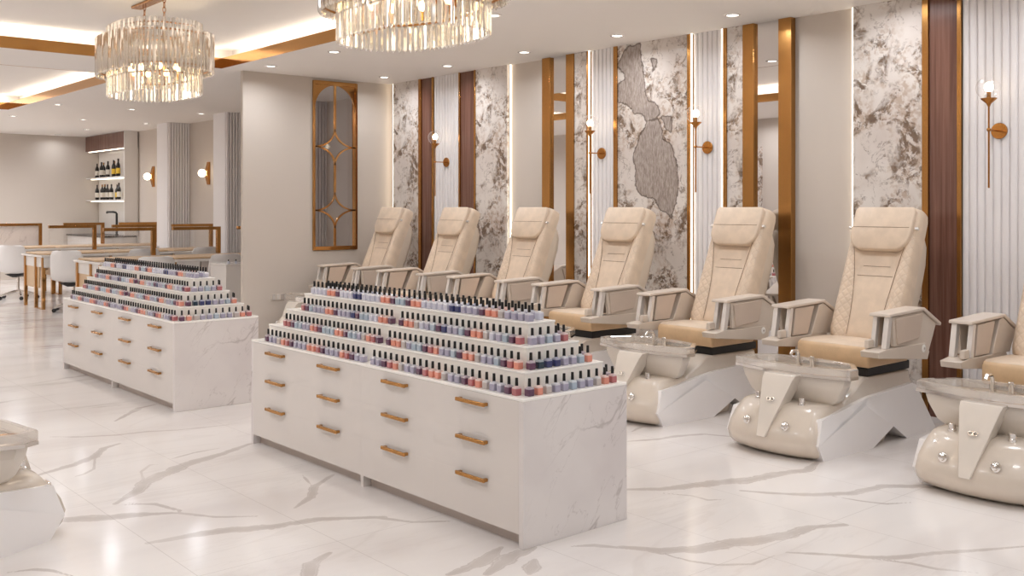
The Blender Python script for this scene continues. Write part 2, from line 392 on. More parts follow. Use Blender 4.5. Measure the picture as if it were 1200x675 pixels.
# ---- walls
YL = 10.396
sbox('wall_right', M['wall'], XW, XW+.12, -3.0, YL-.001, 0, H)
wl = MB(); wl.box(4.983, 5.858, YL, YL+.05, 0, H).box(6.467, 7.4, YL, YL+.05, 0, H).box(5.858, 6.467, YL, YL+.05, 0, .993).box(5.858, 6.467, YL, YL+.05, 2.997, H)
struct(wl.build('wall_lattice', M['wall'], smooth=0))
sbox('wall_far', M['wall'], -.6, 7.5, 22.48, 22.6, 0, H)
sbox('wall_far_right', M['wall'], 7.4, 7.5, YL+.14, 22.5, 0, H)
sbox('wall_left', M['wall'], -.72, -.6, -3.0, 22.5, 0, H)
fw = MB(); fw.box(-.6, 7.1, -3.1, -3.0, 2.75, H+.28).box(-.6, .2, -3.1, -3.0, 0, 2.75).box(6.4, 7.1, -3.1, -3.0, 0, 2.75)  # unseen wall behind the camera, opened up for soft frontal fill
struct(fw.build('wall_front', M['wall'], smooth=0))
# fluted pillars on the far right wall
def flutes(y0, y1, x_front, x_back, z0, z1, pitch=.052, mb=None):
    """vertical ribs facing -x between y0 and y1"""
    n = max(3, round((y1-y0)/pitch)); p = (y1-y0)/n; poly = [(x_back, y0)]
    for k in range(n):
        b = y0 + k*p
        poly += [(x_front+.016, b+p*.02), (x_front+.016, b+p*.16), (x_front+.003, b+p*.22), (x_front, b+p*.34), (x_front, b+p*.80), (x_front+.003, b+p*.94), (x_front+.016, b+p*.99)]
    poly += [(x_back, y1)]
    return (mb or MB()).prism(poly, 'z', z0, z1)
def flutes_y(x0, x1, y_front, y_back, z0, z1, pitch=.05):
    n = max(3, round((x1-x0)/pitch)); p = (x1-x0)/n; poly = [(x0, y_back)]
    for k in range(n):
        b = x0 + k*p
        poly += [(b+p*.02, y_front+.03), (b+p*.26, y_front+.03), (b+p*.30, y_front), (b+p*.94, y_front), (b+p*.99, y_front+.03)]
    poly += [(x1, y_back)]
    return MB().prism(poly, 'z', z0, z1)
for k, (ya, yb, xa) in enumerate(((17.60, 18.13, 7.0), (15.10, 15.58, 6.95), (12.70, 13.2, 6.95))):
    struct(MB().box(xa, 7.4, ya+.04, yb, 0, H).build('wall_pillar_%d' % (k+1), M['slat'], smooth=0))
    trim(flutes_y(xa, 7.4, ya, ya+.04, 0, H), M['slat'])
# ---- chair wall: applied panels
def panel(kind, y0, y1, label, cat='wall panel', group=None):
    ym = (y0+y1)/2; h = (y1-y0)/2
    if kind == 'marble':
        if 'broad' in label:   # the slab with the big grey patch carries a shape field
            ny, nz = 57, 150
            ys = np.linspace(-h, h, ny); zs = np.linspace(0, H, nz); gy, gz = np.meshgrid(ys, zs); P = np.stack([gy.ravel()+ym, gz.ravel()], 1)
            f = np.full(len(P), 9.0)
            for poly in BLOBS:
                A = np.array(poly); ins = np.zeros(len(P), bool); dm = np.full(len(P), 9.0)
                for i in range(len(A)):
                    a, b = A[i], A[(i+1) % len(A)]; ab = b-a
                    t = np.clip(((P-a)@ab)/max(ab.dot(ab), 1e-9), 0, 1); dm = np.minimum(dm, np.linalg.norm(P-(a+t[:,None]*ab), axis=1))
                    c = ((a[1] > P[:,1]) != (b[1] > P[:,1])); xx = (b[0]-a[0])*(P[:,1]-a[1])/((b[1]-a[1]) if abs(b[1]-a[1]) > 1e-9 else 1e-9)+a[0]
                    ins ^= c & (P[:,0] < xx)
                f = np.minimum(f, np.where(ins, -dm, dm))
            n = ny*nz
            vs = [(-.025, float(a), float(b)) for a, b in zip(gy.ravel(), gz.ravel())] + [(.005, float(a), float(b)) for a, b in zip(gy.ravel(), gz.ravel())]
            fs = []
            for j in range(nz-1):
                for i in range(ny-1):
                    q = (j*ny+i, j*ny+i+1, (j+1)*ny+i+1, (j+1)*ny+i); fs.append(q[::-1]); fs.append(tuple(n+v for v in q))
            brd = [j*ny for j in range(nz)]; brd2 = [j*ny+ny-1 for j in range(nz)]
            for bd in (brd, brd2, list(range(ny)), [(nz-1)*ny+i for i in range(ny)]):
                for a, b in zip(bd, bd[1:]): fs.append((a, b, n+b, n+a))
            me = bpy.data.meshes.new('marble_panel'); me.from_pydata(vs, [], fs); me.validate()
            at = me.attributes.new('blob', 'FLOAT', 'POINT'); at.data.foreach_set('value', [float(v) for v in f]*2)
            me.materials.append(M['patab']); o = link('marble_panel', me, loc=(XW-.025, ym, 0))
        else:
            o = MB().box(-.025, .004, -h, h, 0, H).build('marble_panel', M['pata'], bevel=.003, smooth=0, loc=(XW-.025, ym, 0))
    elif kind == 'wood':
        o = MB().box(-.022, .001, -h, h, 0, H).build('wood_panel', M['wood'], bevel=.002, smooth=0, loc=(XW-.022, ym, 0))
    elif kind == 'slat':
        o = flutes(-h, h, -.022, .022, 0, H).build('slat_panel', M['slat'], smooth=30, loc=(XW-.022, ym, 0))
    elif kind == 'mirror':
        o = empty('wall_mirror', (XW-.015, ym, 0)); MB().box(-.010, .015, -h, h, 0, H).build('backing', M['plinth'], o, smooth=0)
        MB().box(-.016, -.010, -h+.001, h-.001, .0, H).build('mirror_glass', M['mirror'], o, smooth=0)
    return tag(o, label, cat, group)
def gold(y0, y1): trim(MB().box(XW-.062, XW, y0, y1, 0, H), M['gold'], bevel=.002)
def led(y0, y1, x0=XW-.02): trim(MB().box(x0, x0+.012, y0, y1, 0, H), M['led'])
panel('marble', 9.75, 10.30, 'brown-flecked cream marble panel next to the corner by the lattice window')
gold(9.70, 9.75)
panel('wood', 9.482, 9.70, 'tall brown wood panel left of the farthest fluted panel')
gold(9.457, 9.482)
panel('slat', 8.966, 9.457, 'farthest white fluted panel between two brown wood panels')
gold(8.944, 8.966)
panel('wood', 8.686, 8.944, 'tall brown wood panel right of the farthest fluted panel')
gold(8.664, 8.686)
panel('marble', 8.129, 8.664, 'brown-flecked cream marble panel behind the second chair, edged by a glowing strip')
led(8.104, 8.116)
gold(7.444, 7.56)
panel('mirror', 7.206, 7.444, 'farther narrow wall mirror between gold strips, behind the third chair', 'mirror')
gold(7.096, 7.206)
panel('marble', 6.916, 7.096, 'narrow veined marble strip right of the farther gold-edged wall mirror')
gold(6.893, 6.916); led(6.874, 6.886, XW-.062)
panel('slat', 6.555, 6.866, 'white fluted panel left of the marble panel with the big grey patch')
gold(6.506, 6.555)
panel('marble', 5.661, 6.506, 'broad cream marble panel with a big grey-brown patch')
gold(5.625, 5.661); led(5.606, 5.619, XW-.062)
panel('slat', 5.292, 5.601, 'white fluted panel right of the marble panel with the big grey patch')
gold(5.235, 5.272); led(5.278, 5.286, XW-.05)
panel('marble', 5.068, 5.235, 'narrow grey-veined marble strip left of the nearer wall mirror')
gold(4.957, 5.068)
panel('mirror', 4.717, 4.957, 'nearer narrow wall mirror between broad gold strips, behind the fifth chair', 'mirror')
gold(4.596, 4.717)
led(4.072, 4.084)
panel('marble', 3.508, 4.058, 'brown-flecked cream marble panel behind the sixth, fully visible front chair')
gold(3.462, 3.508)
panel('wood', 3.254, 3.462, 'tall brown wood panel nearest the camera, left of the rightmost fluted panel')
gold(3.224, 3.254)
panel('slat', 2.68, 3.224, 'rightmost white fluted panel, cut off by the right edge of the photo')
gold(2.65, 2.68)
trim(MB().box(XW-.03, XW-.018, 10.315, 10.335, 0, H), M['led'])
# panels on the opposite wall, seen only in the mirrors
for k, (ya, yb) in enumerate(((7.2, 8.6), (10.2, 11.6), (4.4, 5.4))):
    o = MB().box(-.02, .02, -(yb-ya)/2, (yb-ya)/2, 0, 2.55).build('marble_panel', M['pata'], smooth=0, loc=(-.58, (ya+yb)/2, 0))
    tag(o, 'cream veined marble panel on the opposite wall, %s in the mirrors' % ('farther', 'farthest', 'nearer')[k], 'wall panel')
# ---- lattice window
lt = struct(empty('window_1', (6.1625, YL, .993)))
lt['label'] = 'tall gold-framed lattice window with arched top and four-pointed stars in the beige wall'
W2, HH = .3045, 2.004
fr = MB()
fr.box(-W2, -W2+.03, -.02, .055, 0, HH).box(W2-.03, W2, -.02, .055, 0, HH).box(-W2+.03, W2-.03, -.02, .055, 0, .045).box(-W2+.03, W2-.03, -.02, .055, HH-.045, HH)
fr.build('window_frame', M['goldp'], lt, bevel=.004, smooth=0)
MB().box(-W2+.03, W2-.03, .012, .018, .045, HH-.045).build('glass_pane', M['pane'], lt, smooth=0)
iw = W2-.03
def bar(path, w=.026):
    """flat strip in the window plane along a path of (x, z)"""
    P = [Vector((a, b)) for a, b in path]; L = []; R = []
    for k in range(len(P)):
        t = (P[min(k+1, len(P)-1)]-P[max(k-1, 0)]).normalized(); n = Vector((-t.y, t.x))
        L.append(P[k]+n*w/2); R.append(P[k]-n*w/2)
    mb = MB()
    rings = [[(l.x, -.008, l.y), (l.x, .012, l.y), (r.x, .012, r.y), (r.x, -.008, r.y)] for l, r in zip(L, R)]
    return mb.loft(rings)
zc = [1.465-.993, 2.22-.993]; sh = .215
segs = [(.045, zc[0]-sh), (zc[0]+sh, zc[1]-sh), (zc[1]+sh, HH-.045)]
for a, b in segs: bar([(0, a), (0, b)]).build('lattice_bar', M['goldp'], lt)
for c in zc:
    for sx in (1, -1):
        for sz in (1, -1):
            # quarter ellipse centred on the outer corner of the star quadrant
            path = [(sx*(iw-iw*math.cos(a)), c+sz*(sh-sh*math.sin(a))) for a in [PI/2*i/12 for i in range(13)]]
            bar(path, .018).build('lattice_bar', M['goldp'], lt)
az = HH-.045-.30
sp = MB()
for sx in (1, -1):   # gold spandrels leave the arched top of the glass
    arc = [(sx*iw*math.cos(a), az+.30*math.sin(a)) for a in [PI/2*i/14 for i in range(15)]]
    poly = arc + [(sx*iw, HH-.045)]
    sp.prism(poly, 'y', -.006, .011)
sp.build('arch_spandrel', M['goldp'], lt, smooth=20)
# ---- small wall outlet
oc = empty('wall_outlet', (5.41, YL, .474)); tag(oc, 'small grey wall outlet low on the beige wall beside the display cabinet', 'outlet')
MB().box(-.085, .085, -.010, 0, -.04, .04).build('plate', M['wall'], oc, bevel=.003)
for k, x in enumerate((-.055, 0, .055)):
    MB().box(x-.018, x+.018, -.016, -.010, -.03, .03).build('socket', M['satin'] if k < 2 else M['plinth'], oc, bevel=.002)
# ---- recessed downlights
def downlight(x, y, label):
    o = empty('recessed_downlight', (x, y, H)); tag(o, label, 'ceiling light', 'recessed downlights in the white ceiling')
    MB().lathe([(.047, -.001), (.050, -.008), (.062, -.007), (.066, 0), (.047, 0)], n=24).build('ring', M['satin'], o)
    MB().lathe([(0, -.002), (.047, -.002), (.047, .0), (0, 0)], n=24).build('lens', M['lamp'], o)
    return o
ordn = ['nearest', 'second nearest', 'third nearest', 'fourth nearest', 'farthest']
DL = []
for k, y in enumerate((4.85, 6.10, 7.35, 8.60, 9.83)): DL.append((6.49, y, 'round recessed ceiling downlight above the pedicure chairs, %s of the five' % ordn[k]))
for k, y in enumerate((6.10, 8.55, 9.87)): DL.append((5.06, y, 'round ceiling downlight right of the gold tray edge, %s of three' % ['beside the cut-off chandelier', 'middle one', 'beside the beige lattice wall'][k]))
far = [(4.545, 15.62, 'round ceiling downlight in the far room just below the farther gold tray edge'), (4.545, 18.06, 'leftmost small ceiling downlight in the far room'), (5.65, 18.0, 'small ceiling downlight above and left of the wine shelves'),
       (6.42, 20.22, 'tiny ceiling downlight directly above the brown cupboard over the wine'), (6.43, 22.1, 'tiny ceiling downlight at the top of the far beige wall'), (5.64, 15.62, 'ceiling downlight below the small chandelier, middle of the far room'),
       (6.79, 18.1, 'small ceiling downlight left of the left fluted pillar'), (5.62, 13.14, 'ceiling downlight lower right of the small chandelier'), (6.75, 15.6, 'ceiling downlight between the two fluted pillars'), (4.49, 13.17, 'ceiling downlight tucked behind the small chandelier, lower left')]
for x, y, l in DL + far: downlight(x, y, l)
# ---- wall sconces with clear globes
def sconce(y, label):
    o = empty('wall_sconce', (XW, y, 2.02)); tag(o, label, 'wall lamp', 'brass globe sconces on the fluted panels')
    xs = -.21   # stem distance from the wall
    MB().lathe([(0, -.058), (.052, -.058), (.055, -.054), (.055, -.046), (0, -.046)], axis='x', n=28).build('wall_plate', M['brass'], o)
    MB().tube([(-.05, 0, 0), (xs, 0, 0)], .006).sphere((xs, 0, 0), .014, 12, 8).build('arm', M['brass'], o)
    MB().tube([(xs, 0, -.39), (xs, 0, .20)], .0065).build('stem', M['brass'], o)
    MB().lathe([(.007, .155), (.016, .175), (.05, .205), (.052, .210), (.014, .214), (.014, .255), (0, .255)], (xs, 0, 0), 20).build('cup', M['brass'], o)
    MB().sphere((xs, 0, .285), .030, 14, 10, (1, 1, 1.15)).build('bulb', M['sbulb'], o)
    MB().lathe([(.05, .212)] + [(.082*math.sin(a), .28-.082*math.cos(a)) for a in [PI*(.22+.78*i/14) for i in range(15)]], (xs, 0, 0), 24).build('glass_globe', M['glass'], o)
for y, l in ((9.208, 'farthest brass globe wall sconce, between the two brown wood panels'), (6.719, 'brass globe wall sconce left of the marble panel with the grey patch'),
             (5.444, 'brass globe wall sconce right of the marble panel with the grey patch'), (2.967, 'nearest brass globe wall sconce at the right edge of the photo')): sconce(y, l)
# opal ball sconces in the far room
for y, l in ((19.32, 'small opal ball sconce on the far wall left of the left fluted pillar'), (16.76, 'small opal ball sconce on the far wall between the two pillars')):
    o = empty('ball_sconce', (7.4, y, 2.10)); tag(o, l, 'wall lamp', 'opal ball sconces in the far room')
    MB().box(-.02, 0, -.05, .05, -.2, .2).prism([(-.02, -.2), (-.07, 0), (-.02, .2)], 'y', -.05, .05).build('back_plate', M['brass'], o, bevel=.004)
    MB().sphere((-.13, 0, 0), .068, 16, 12).build('opal_globe', M['sbulb'], o)
# ================================================================== CHANDELIERS
def rod_mesh(h, r=.0140):
    mb = MB(); n = 5
    mb.loft([[(r*math.cos(2*PI*i/n)*k, r*.75*math.sin(2*PI*i/n)*k, z) for i in range(n)] for z, k in ((0, .25), (.014, 1), (h-.006, 1), (h, .6))])
    return mb
def oval(a, b, n, ph=0):
    # equal arc-length samples round a stadium-like oval
    pts = []
    K = 720; e = 2.6
    Q = []
    for i in range(K):
        t = 2*PI*i/K; c, s = math.cos(t), math.sin(t)
        Q.append((b*math.copysign(abs(c)**(2/e), c), a*math.copysign(abs(s)**(2/e), s)))
    L = [0]
    for i in range(K): L.append(L[-1]+math.dist(Q[i], Q[(i+1) % K]))
    for k in range(n):
        s = (k+ph)/n*L[-1]; i = max(j for j in range(0, K) if L[j] <= s) if False else int(np.searchsorted(L, s, 'right')-1)
        i = min(i, K-1); f = (s-L[i])/max(L[i+1]-L[i], 1e-9); p, q = Q[i], Q[(i+1) % K]
        pts.append((p[0]+(q[0]-p[0])*f, p[1]+(q[1]-p[1])*f))
    return pts
def chandelier(y, label):
    o = empty('crystal_chandelier', (3.22, y, 0)); tag(o, label, 'chandelier', 'oval tiered crystal chandeliers')
    zt = H+.24
    MB().box(-.045, .045, -.42, .42, zt-.025, zt).build('canopy', M['brass'], o, bevel=.006)
    for s in (-1, 1):
        ch = MB(); z0, z1 = 3.00, zt-.02; n = 6; lk = (z1-z0)/n
        for k in range(n):
            zc_ = z0+lk*(k+.5); pth = []
            for i in range(10):
                t = 2*PI*i/10; u, w = .012*math.cos(t), (lk*.62)*math.sin(t)
                pth.append((u, s*.22, zc_+w) if k % 2 else (0, s*.22+u, zc_+w))
            ch.tube(pth, .0035, 5, closed=True)
        ch.build('chain', M['brass'], o)
    fr = MB()
    for a, b, z in ((.60, .385, 2.925), (.60, .385, 2.66), (.48, .305, 3.0), (.48, .305, 2.60)):
        fr.tube([(p[0], p[1], z) for p in oval(a, b, 48)], .007, 6, closed=True)
    for s in (-1, 1): fr.tube([(-.305, s*.22, 3.0), (.305, s*.22, 3.0)], .006, 6); fr.tube([(0, s*.22, 3.02), (0, s*.22, 2.62)], .006, 6)
    fr.build('frame', M['brass'], o)
    rm = rod_mesh(.33).mesh('crystal_rod', 0); rm.materials.append(M['crystal'])
    for k, (x, yy) in enumerate(oval(.62, .405, 98)):
        link('crystal_rod', rm, o, loc=(x, yy, 2.615), rot=(0, 0, random.uniform(0, PI)))
    inn = MB()
    for zb, h, n, ph in ((2.44, .28, 78, 0), (2.80, .24, 78, .5)):
        src = rod_mesh(h)
        for x, yy in oval(.50, .325, n, ph):
            a = random.uniform(0, PI); ca, sa = math.cos(a), math.sin(a)
            inn.add([(x+p[0]*ca-p[1]*sa, yy+p[0]*sa+p[1]*ca, zb+p[2]) for p in src.v], src.f)
    i2 = inn.build('inner_crystal_rods', M['crystal'], o, smooth=0); i2['kind'] = 'stuff'
    for k in range(8):
        a = 2*PI*(k+.5)/8; x, yy = .17*math.cos(a), .33*math.sin(a)
        b = MB().sphere((x, yy, 2.67), .020, 10, 8, (1, 1, 1.6)).build('bulb', M['bulb'], o)
        MB().lathe([(.012, 2.585), (.014, 2.585), (.014, 2.635), (.008, 2.64)], (x, yy, 0), 8).build('candle_socket', M['brass'], b)
chandelier(8.40, 'smaller-looking oval crystal chandelier hanging fully in view above the farther display cabinet')
chandelier(4.60, 'large crystal chandelier cut off by the top edge above the nearer display cabinet')

# ================================================================== DISPLAY CABINETS
CX0, CX1, CH = 2.88, 3.545, .66
def cabinet(y0, label):
    L = 2.62
    o = empty('display_cabinet', ((CX0+CX1)/2, y0+L/2, 0)); tag(o, label, 'cabinet', 'white drawer cabinets in the middle of the room')
    hx = (CX1-CX0)/2; hy = L/2; e = .03
    for s in (-1, 1): MB().box(-hx, hx, s*hy-(e if s > 0 else 0), s*hy+(e if s < 0 else 0), 0, CH-.014).build('end_panel', M['marble'], o, bevel=.002, smooth=0)
    b = MB().box(-hx+.022, hx, -hy+e, hy-e, .06, CH-.014); b.box(-hx, hx-.05, -.013, .013, 0, CH-.014); b.build('carcass', M['lac'], o, smooth=0)
    MB().box(-hx+.05, hx-.05, -hy+e, hy-e, 0, .06).build('plinth', M['plinth'], o, smooth=0)
    MB().box(-hx, hx, -hy, hy, CH-.014, CH).build('top', M['edge'], o, bevel=.003)
    cols = [(-hy+e+.0003, -hy/2+.0079), (-hy/2+.0081, -.0133), (.0133, hy/2-.0081), (hy/2-.0079, hy-e-.0003)]
    rows = [(.0605, .2629), (.2631, .4549), (.4551, .6458)]; hz = [.256, .428, .601]
    first = None
    for c0, c1 in cols:
        for (r0, r1), z in zip(rows, hz):
            d = MB().box(-hx, -hx+.02, c0, c1, r0, r1).build('drawer', M['lac'], o, smooth=0)
            yc = (c0+c1)/2
            h = MB().box(-hx-.030, -hx-.018, yc-.107, yc+.107, z-.009, z+.009)
            for s in (-1, 1): h.box(-hx-.020, -hx+.001, yc+s*.095-.009, yc+s*.095+.009, z-.008, z+.008)
            h.build('handle', M['gold'], d, bevel=.003)
    # stepped riser that stands on the top
    r = empty('display_riser', ((CX0+CX1)/2, y0+L/2, CH)); tag(r, 'cream three-step polish riser on top of the %s drawer cabinet' % ('nearer' if y0 < 5 else 'farther'), 'display stand', 'stepped polish risers')
    for k in range(3):
        i = .083+.0815*k
        MB().box(-hx+i, hx-i, -hy+i, hy-i, .0985*k+.0005, .0985*(k+1)-.010).build('step', M['riser'], r, smooth=0)
        MB().box(-hx+i-.003, hx-i+.003, -hy+i-.003, hy-i+.003, .0985*(k+1)-.010, .0985*(k+1)).build('step_top', M['edge'], r, bevel=.002)
CAB = ((3.268, 'nearer'), (7.125, 'farther'))
for y0, w in CAB: cabinet(y0, 'long white drawer cabinet with marble end and gold handles, %s' % ('nearest the camera' if w == 'nearer' else 'behind the other one'))

# ---- nail polish bottles
PC = dict(m=('rose', (184,112,114)), p=('plum', (100,66,90)), l=('lavender', (172,168,188)), g=('greige', (192,182,178)), c=('coral', (226,150,130)),
          n=('navy', (58,64,110)), t=('dark teal', (36,58,74)), b=('pale blue', (172,186,200)), w=('pale lilac', (206,206,220)))
PM = {k: polish('polish_'+v[0].replace(' ', '_'), v[1]) for k, v in PC.items()}
def body_mb():
    def sq(w, z, k=.20):
        c = w*k; return [(-w+c,-w,z),(w-c,-w,z),(w,-w+c,z),(w,w-c,z),(w-c,w,z),(-w+c,w,z),(-w,w-c,z),(-w,-w+c,z)]
    return MB().loft([sq(.0150, 0), sq(.0168, .002), sq(.0170, .0285), sq(.0166, .0325), sq(.0150, .0365), sq(.008, .0395, .5), sq(.0075, .043, .5)])
def cap_mb(): return MB().lathe([(.0072, .0405), (.0074, .043), (.0066, .076), (.0060, .0775), (0, .0778)], n=10)
BM = {}
for k in PC: m_ = body_mb().mesh('glass_body', 30); m_.materials.append(PM[k]); m_.attributes.new('lvl', 'FLOAT', 'POINT').data.foreach_set('value', [v.co.z for v in m_.vertices]); BM[k] = m_
CM = cap_mb().mesh('cap', 40); CM.materials.append(M['capb'])
def ordw(n): return '%d%s' % (n, 'th' if 10 <= n % 100 <= 20 else {1:'st',2:'nd',3:'rd'}.get(n % 10, 'th'))
SEQ = ['mpllgcmpllgccmpllgcmpll|llpmclllpmcclllpmcgllp', 'cmpbllgccpbllcmpbblgccp|pmcglbbpccbbbpmcllbbpmm', 'mpblwgccpbllnpblwgccp|pccwwbbpnlllpcclllbpm', 'llllgccplllnnwwwwwccpbbpccwwwwnnwwwpccwwww']
SIDE = ['pcgllbllgcm', 'ptnnllbc', 'llblm', '']
RNAME = ['lowest', 'second', 'third', 'top']
bots = []
for y0, w in CAB:
    L = 2.62
    for t in range(4):
        i = .083*min(t, 1)+.0815*max(t-1, 0) if t else 0
        z = CH+.0985*t+.0006
        x = CX0+i+.040; ya = y0+i+.090 if t < 3 else y0+i+.035; yb = y0+L-i-.155 if t < 3 else y0+L-i-.05
        seq = SEQ[t].replace('|', ''); n = len(seq); half = SEQ[t].find('|')
        span = yb-ya; gap = .055 if half > 0 else 0; pit = (span-gap)/(n-1)
        for k, c in enumerate(seq):
            y = ya+k*pit+(gap if half > 0 and k >= half else 0)
            bots.append((x, y, z, c, '%s nail polish bottle, %s from left in the %s front row, %s cabinet' % (PC[c][0], ordw(n-k), RNAME[t], w), w))
        if t == 3:
            sq2 = 'w'+seq[2:]+'l'
            for k, c in enumerate(sq2):
                y = ya+.026+k*pit
                if y < yb+.02: bots.append((CX1-i-.045, y, z, c, '%s nail polish bottle, %s from left in the top back row, %s cabinet' % (PC[c][0], ordw(n-k), w), w))
        sd = SIDE[t]
        if sd:
            xa, xb = CX0+i+.072, CX1-i-.060
            for k, c in enumerate(sd):
                bots.append((xa+(xb-xa)*k/(len(sd)-1), y0+i+.040, z, c, '%s polish bottle, %s from left, %s row above marble end, %s cabinet' % (PC[c][0], ordw(k+1), RNAME[t], w), w))
            bots.append((CX1-i-.040, y0+i+.100, z, 'p', 'plum nail polish bottle behind the right end of the %s row, %s cabinet' % (RNAME[t], w), w))
bots.sort(key=lambda b: b[0]**2+b[1]**2)
for (x, y, z, c, lab, w) in bots[:300]:
    o = empty('nail_polish_bottle', (x, y, z), random.uniform(-.08, .08)); o.empty_display_size = .02
    tag(o, lab, 'nail polish', 'nail polish bottles on the %s display cabinet' % w)
    link('glass_body', BM[c], o); link('cap', CM, o)
rest = bots[300:]
if rest:
    bb, cc = body_mb(), cap_mb(); keys = sorted(PC)
    vs, fs, mi, lv = [], [], [], []
    for (x, y, z, c, lab, w) in rest:
        for src, idx in ((bb, keys.index(c)), (cc, len(keys))):
            o_ = len(vs); vs += [(x+p[0], y+p[1], z+p[2]) for p in src.v]; fs += [tuple(i+o_ for i in f) for f in src.f]; mi += [idx]*len(src.f); lv += [p[2] for p in src.v]
    me = bpy.data.meshes.new('nail_polish_bottles'); me.from_pydata(vs, [], fs)
    me.attributes.new('lvl', 'FLOAT', 'POINT').data.foreach_set('value', lv)
    for k in keys: me.materials.append(PM[k])
    me.materials.append(M['capb']); me.polygons.foreach_set('material_index', mi)
    for p in me.polygons: p.use_smooth = True
    me.set_sharp_from_angle(angle=.6)
    tag(link('nail_polish_bottles', me), 'remaining small coloured nail polish bottles with black caps on the farther display cabinet', 'nail polish', kind='stuff')
# ================================================================== PEDICURE SPA CHAIR
# built along +x (x = 0 is 0.87 m in front of the base centre); the sitter faces -x
OX = -.90
def S(p): return [(x+OX, z) for x, z in p]
def pedicure_chair():
    o = empty('pedicure_chair')
    # --- hull
    def ring(z, f, w, b, wb, bulge, n=15):
        r = [(f+bulge+.085+OX, -w, z), (f+bulge+.030+OX, -w*.985, z)]
        for i in range(n):
            t = -.93+1.86*i/(n-1)
            r.append((f+bulge*abs(t)**2.4+OX, w*t, z))
        r += [(f+bulge+.030+OX, w*.985, z), (f+bulge+.085+OX, w, z), (b+OX, wb, z), (b+OX, -wb, z)]
        return r
    hull = MB().loft([ring(0, .175, .290, 1.0, .27, .07), ring(.025, .115, .310, 1.0, .28, .07), ring(.06, .075, .320, 1.0, .285, .075), ring(.11, .060, .322, 1.0, .285, .075), ring(.17, .083, .318, 1.0, .28, .075),
                      ring(.225, .120, .308, 1.0, .27, .075), ring(.27, .156, .292, 1.0, .26, .075), ring(.295, .180, .278, 1.0, .25, .07), ring(.308, .208, .258, .95, .23, .065), ring(.312, .26, .22, .9, .2, .06)])
    hull.build('base', M['hull'], o, smooth=50)
    # sloped fairing and pedestal under the seat
    ped = MB()
    ped.loft([[(x0+OX, -w, z0), (x1+OX, -w, z0), (x1+OX, w, z0), (x0+OX, w, z0)] for x0, x1, w, z0 in ((.40, 1.40, .275, .18), (.52, 1.38, .275, .305), (.66, 1.36, .262, .36), (.78, 1.36, .25, .418))])
    ped.build('pedestal', M['bowl'], o, bevel=.012, smooth=40)
    for s in (-1, 1):
        # faceted side wing: outline in (x, z) with its own sideways offset
        def wv(x, y, z): return (x+OX, s*y, z)
        A = wv(.150,.329,.10); B = wv(.205,.318,.245); C = wv(.76,.300,.312); D = wv(1.31,.300,.338); E = wv(1.36,.298,.325); F = wv(1.60,.320,.0); G = wv(1.17,.338,.0)
        Hh = wv(.985,.345,.105); I = wv(.745,.338,0); J = wv(.22,.318,0); Kp = wv(.66,.338,.275)
        outer = [A, B, C, D, E, F, G, Hh, I, J]
        inn = [(p[0], s*.20, p[2]) for p in outer]
        n = len(outer); vs = outer+inn+[Kp]
        fs = [(0, 1, 2, 2*n), (2, 3, 7, 2*n), (3, 4, 5, 6, 7), (0, 2*n, 7, 8, 9)]
        fs += [(i, (i+1) % n, n+(i+1) % n, n+i) for i in range(n)]
        MB().add(vs, fs).build('side_wing', M['pearl'], o, smooth=12)
    # --- foot basin
    def plan(k, x0=.47, sx=1.0):
        P = [(.28,-.11),(.28,.11),(.355,.41),(.43,.42),(.60,.30),(.64,.12),(.64,-.12),(.60,-.30),(.43,-.42),(.355,-.41)]
        return [((x-x0)*k*sx+x0+OX, y*k) for x, y in P]
    def R3(pl, z): return [(x, y, z) for x, y in pl]
    MB().loft([R3(plan(.66), .305), R3(plan(.75), .335), R3(plan(.86), .42), R3(plan(.90), .478), R3(plan(.87), .478), R3(plan(.80), .43), R3(plan(.55), .345)]).build('foot_basin', M['bowl'], o, bevel=.004, smooth=35)
    MB().loft([R3(plan(1.0), .490), R3(plan(1.0), .530), R3(plan(.985), .535), R3(plan(.90), .535), R3(plan(.89), .530), R3(plan(.89), .490)], cap=False, close=True).build('basin_rim', M['tray'], o, smooth=20)
    MB().loft([R3(plan(1.006), .472), R3(plan(1.006), .489), R3(plan(.87), .489), R3(plan(.87), .472)], cap=False, close=True).build('rim_trim', M['chrome'], o, smooth=20)
    # faucet inside the basin
    MB().tube([(.60+OX, .10, .47), (.60+OX, .10, .555), (.585+OX, .10, .575), (.53+OX, .10, .578), (.515+OX, .10, .56)], .011, 10).build('faucet', M['chrome'], o)
    MB().lathe([(.016, .47), (.016, .545), (.012, .55), (0, .55)], (.60+OX, .0, 0), 14).build('tap_knob', M['chrome'], o)
    # --- front spout panel
    def tr(x, w, z): return [(x+OX, -w, z), (x+OX, w, z)]
    sp = MB().loft([[(.240+OX,-.112,.476),(.240+OX,.112,.476),(.36+OX,.112,.476),(.36+OX,-.112,.476)], [(.212+OX,-.106,.445),(.212+OX,.106,.445),(.36+OX,.09,.445),(.36+OX,-.09,.445)],
                    [(.040+OX,-.030,.120),(.040+OX,.030,.120),(.14+OX,.022,.120),(.14+OX,-.022,.120)]])
    sp.build('spout_panel', M['bowl'], o, bevel=.004, smooth=20)
    em = MB()
    for k in (-1, 1):
        em.tube([(.150+OX+.005*math.sin(a)-.004, k*.011+.014*math.cos(a)-.004*math.sin(a)*k*0, .335+.010*math.sin(a)) for a in [2*PI*i/14 for i in range(14)]], .0028, 6, closed=True)
    em.build('emblem', M['chrome'], o)
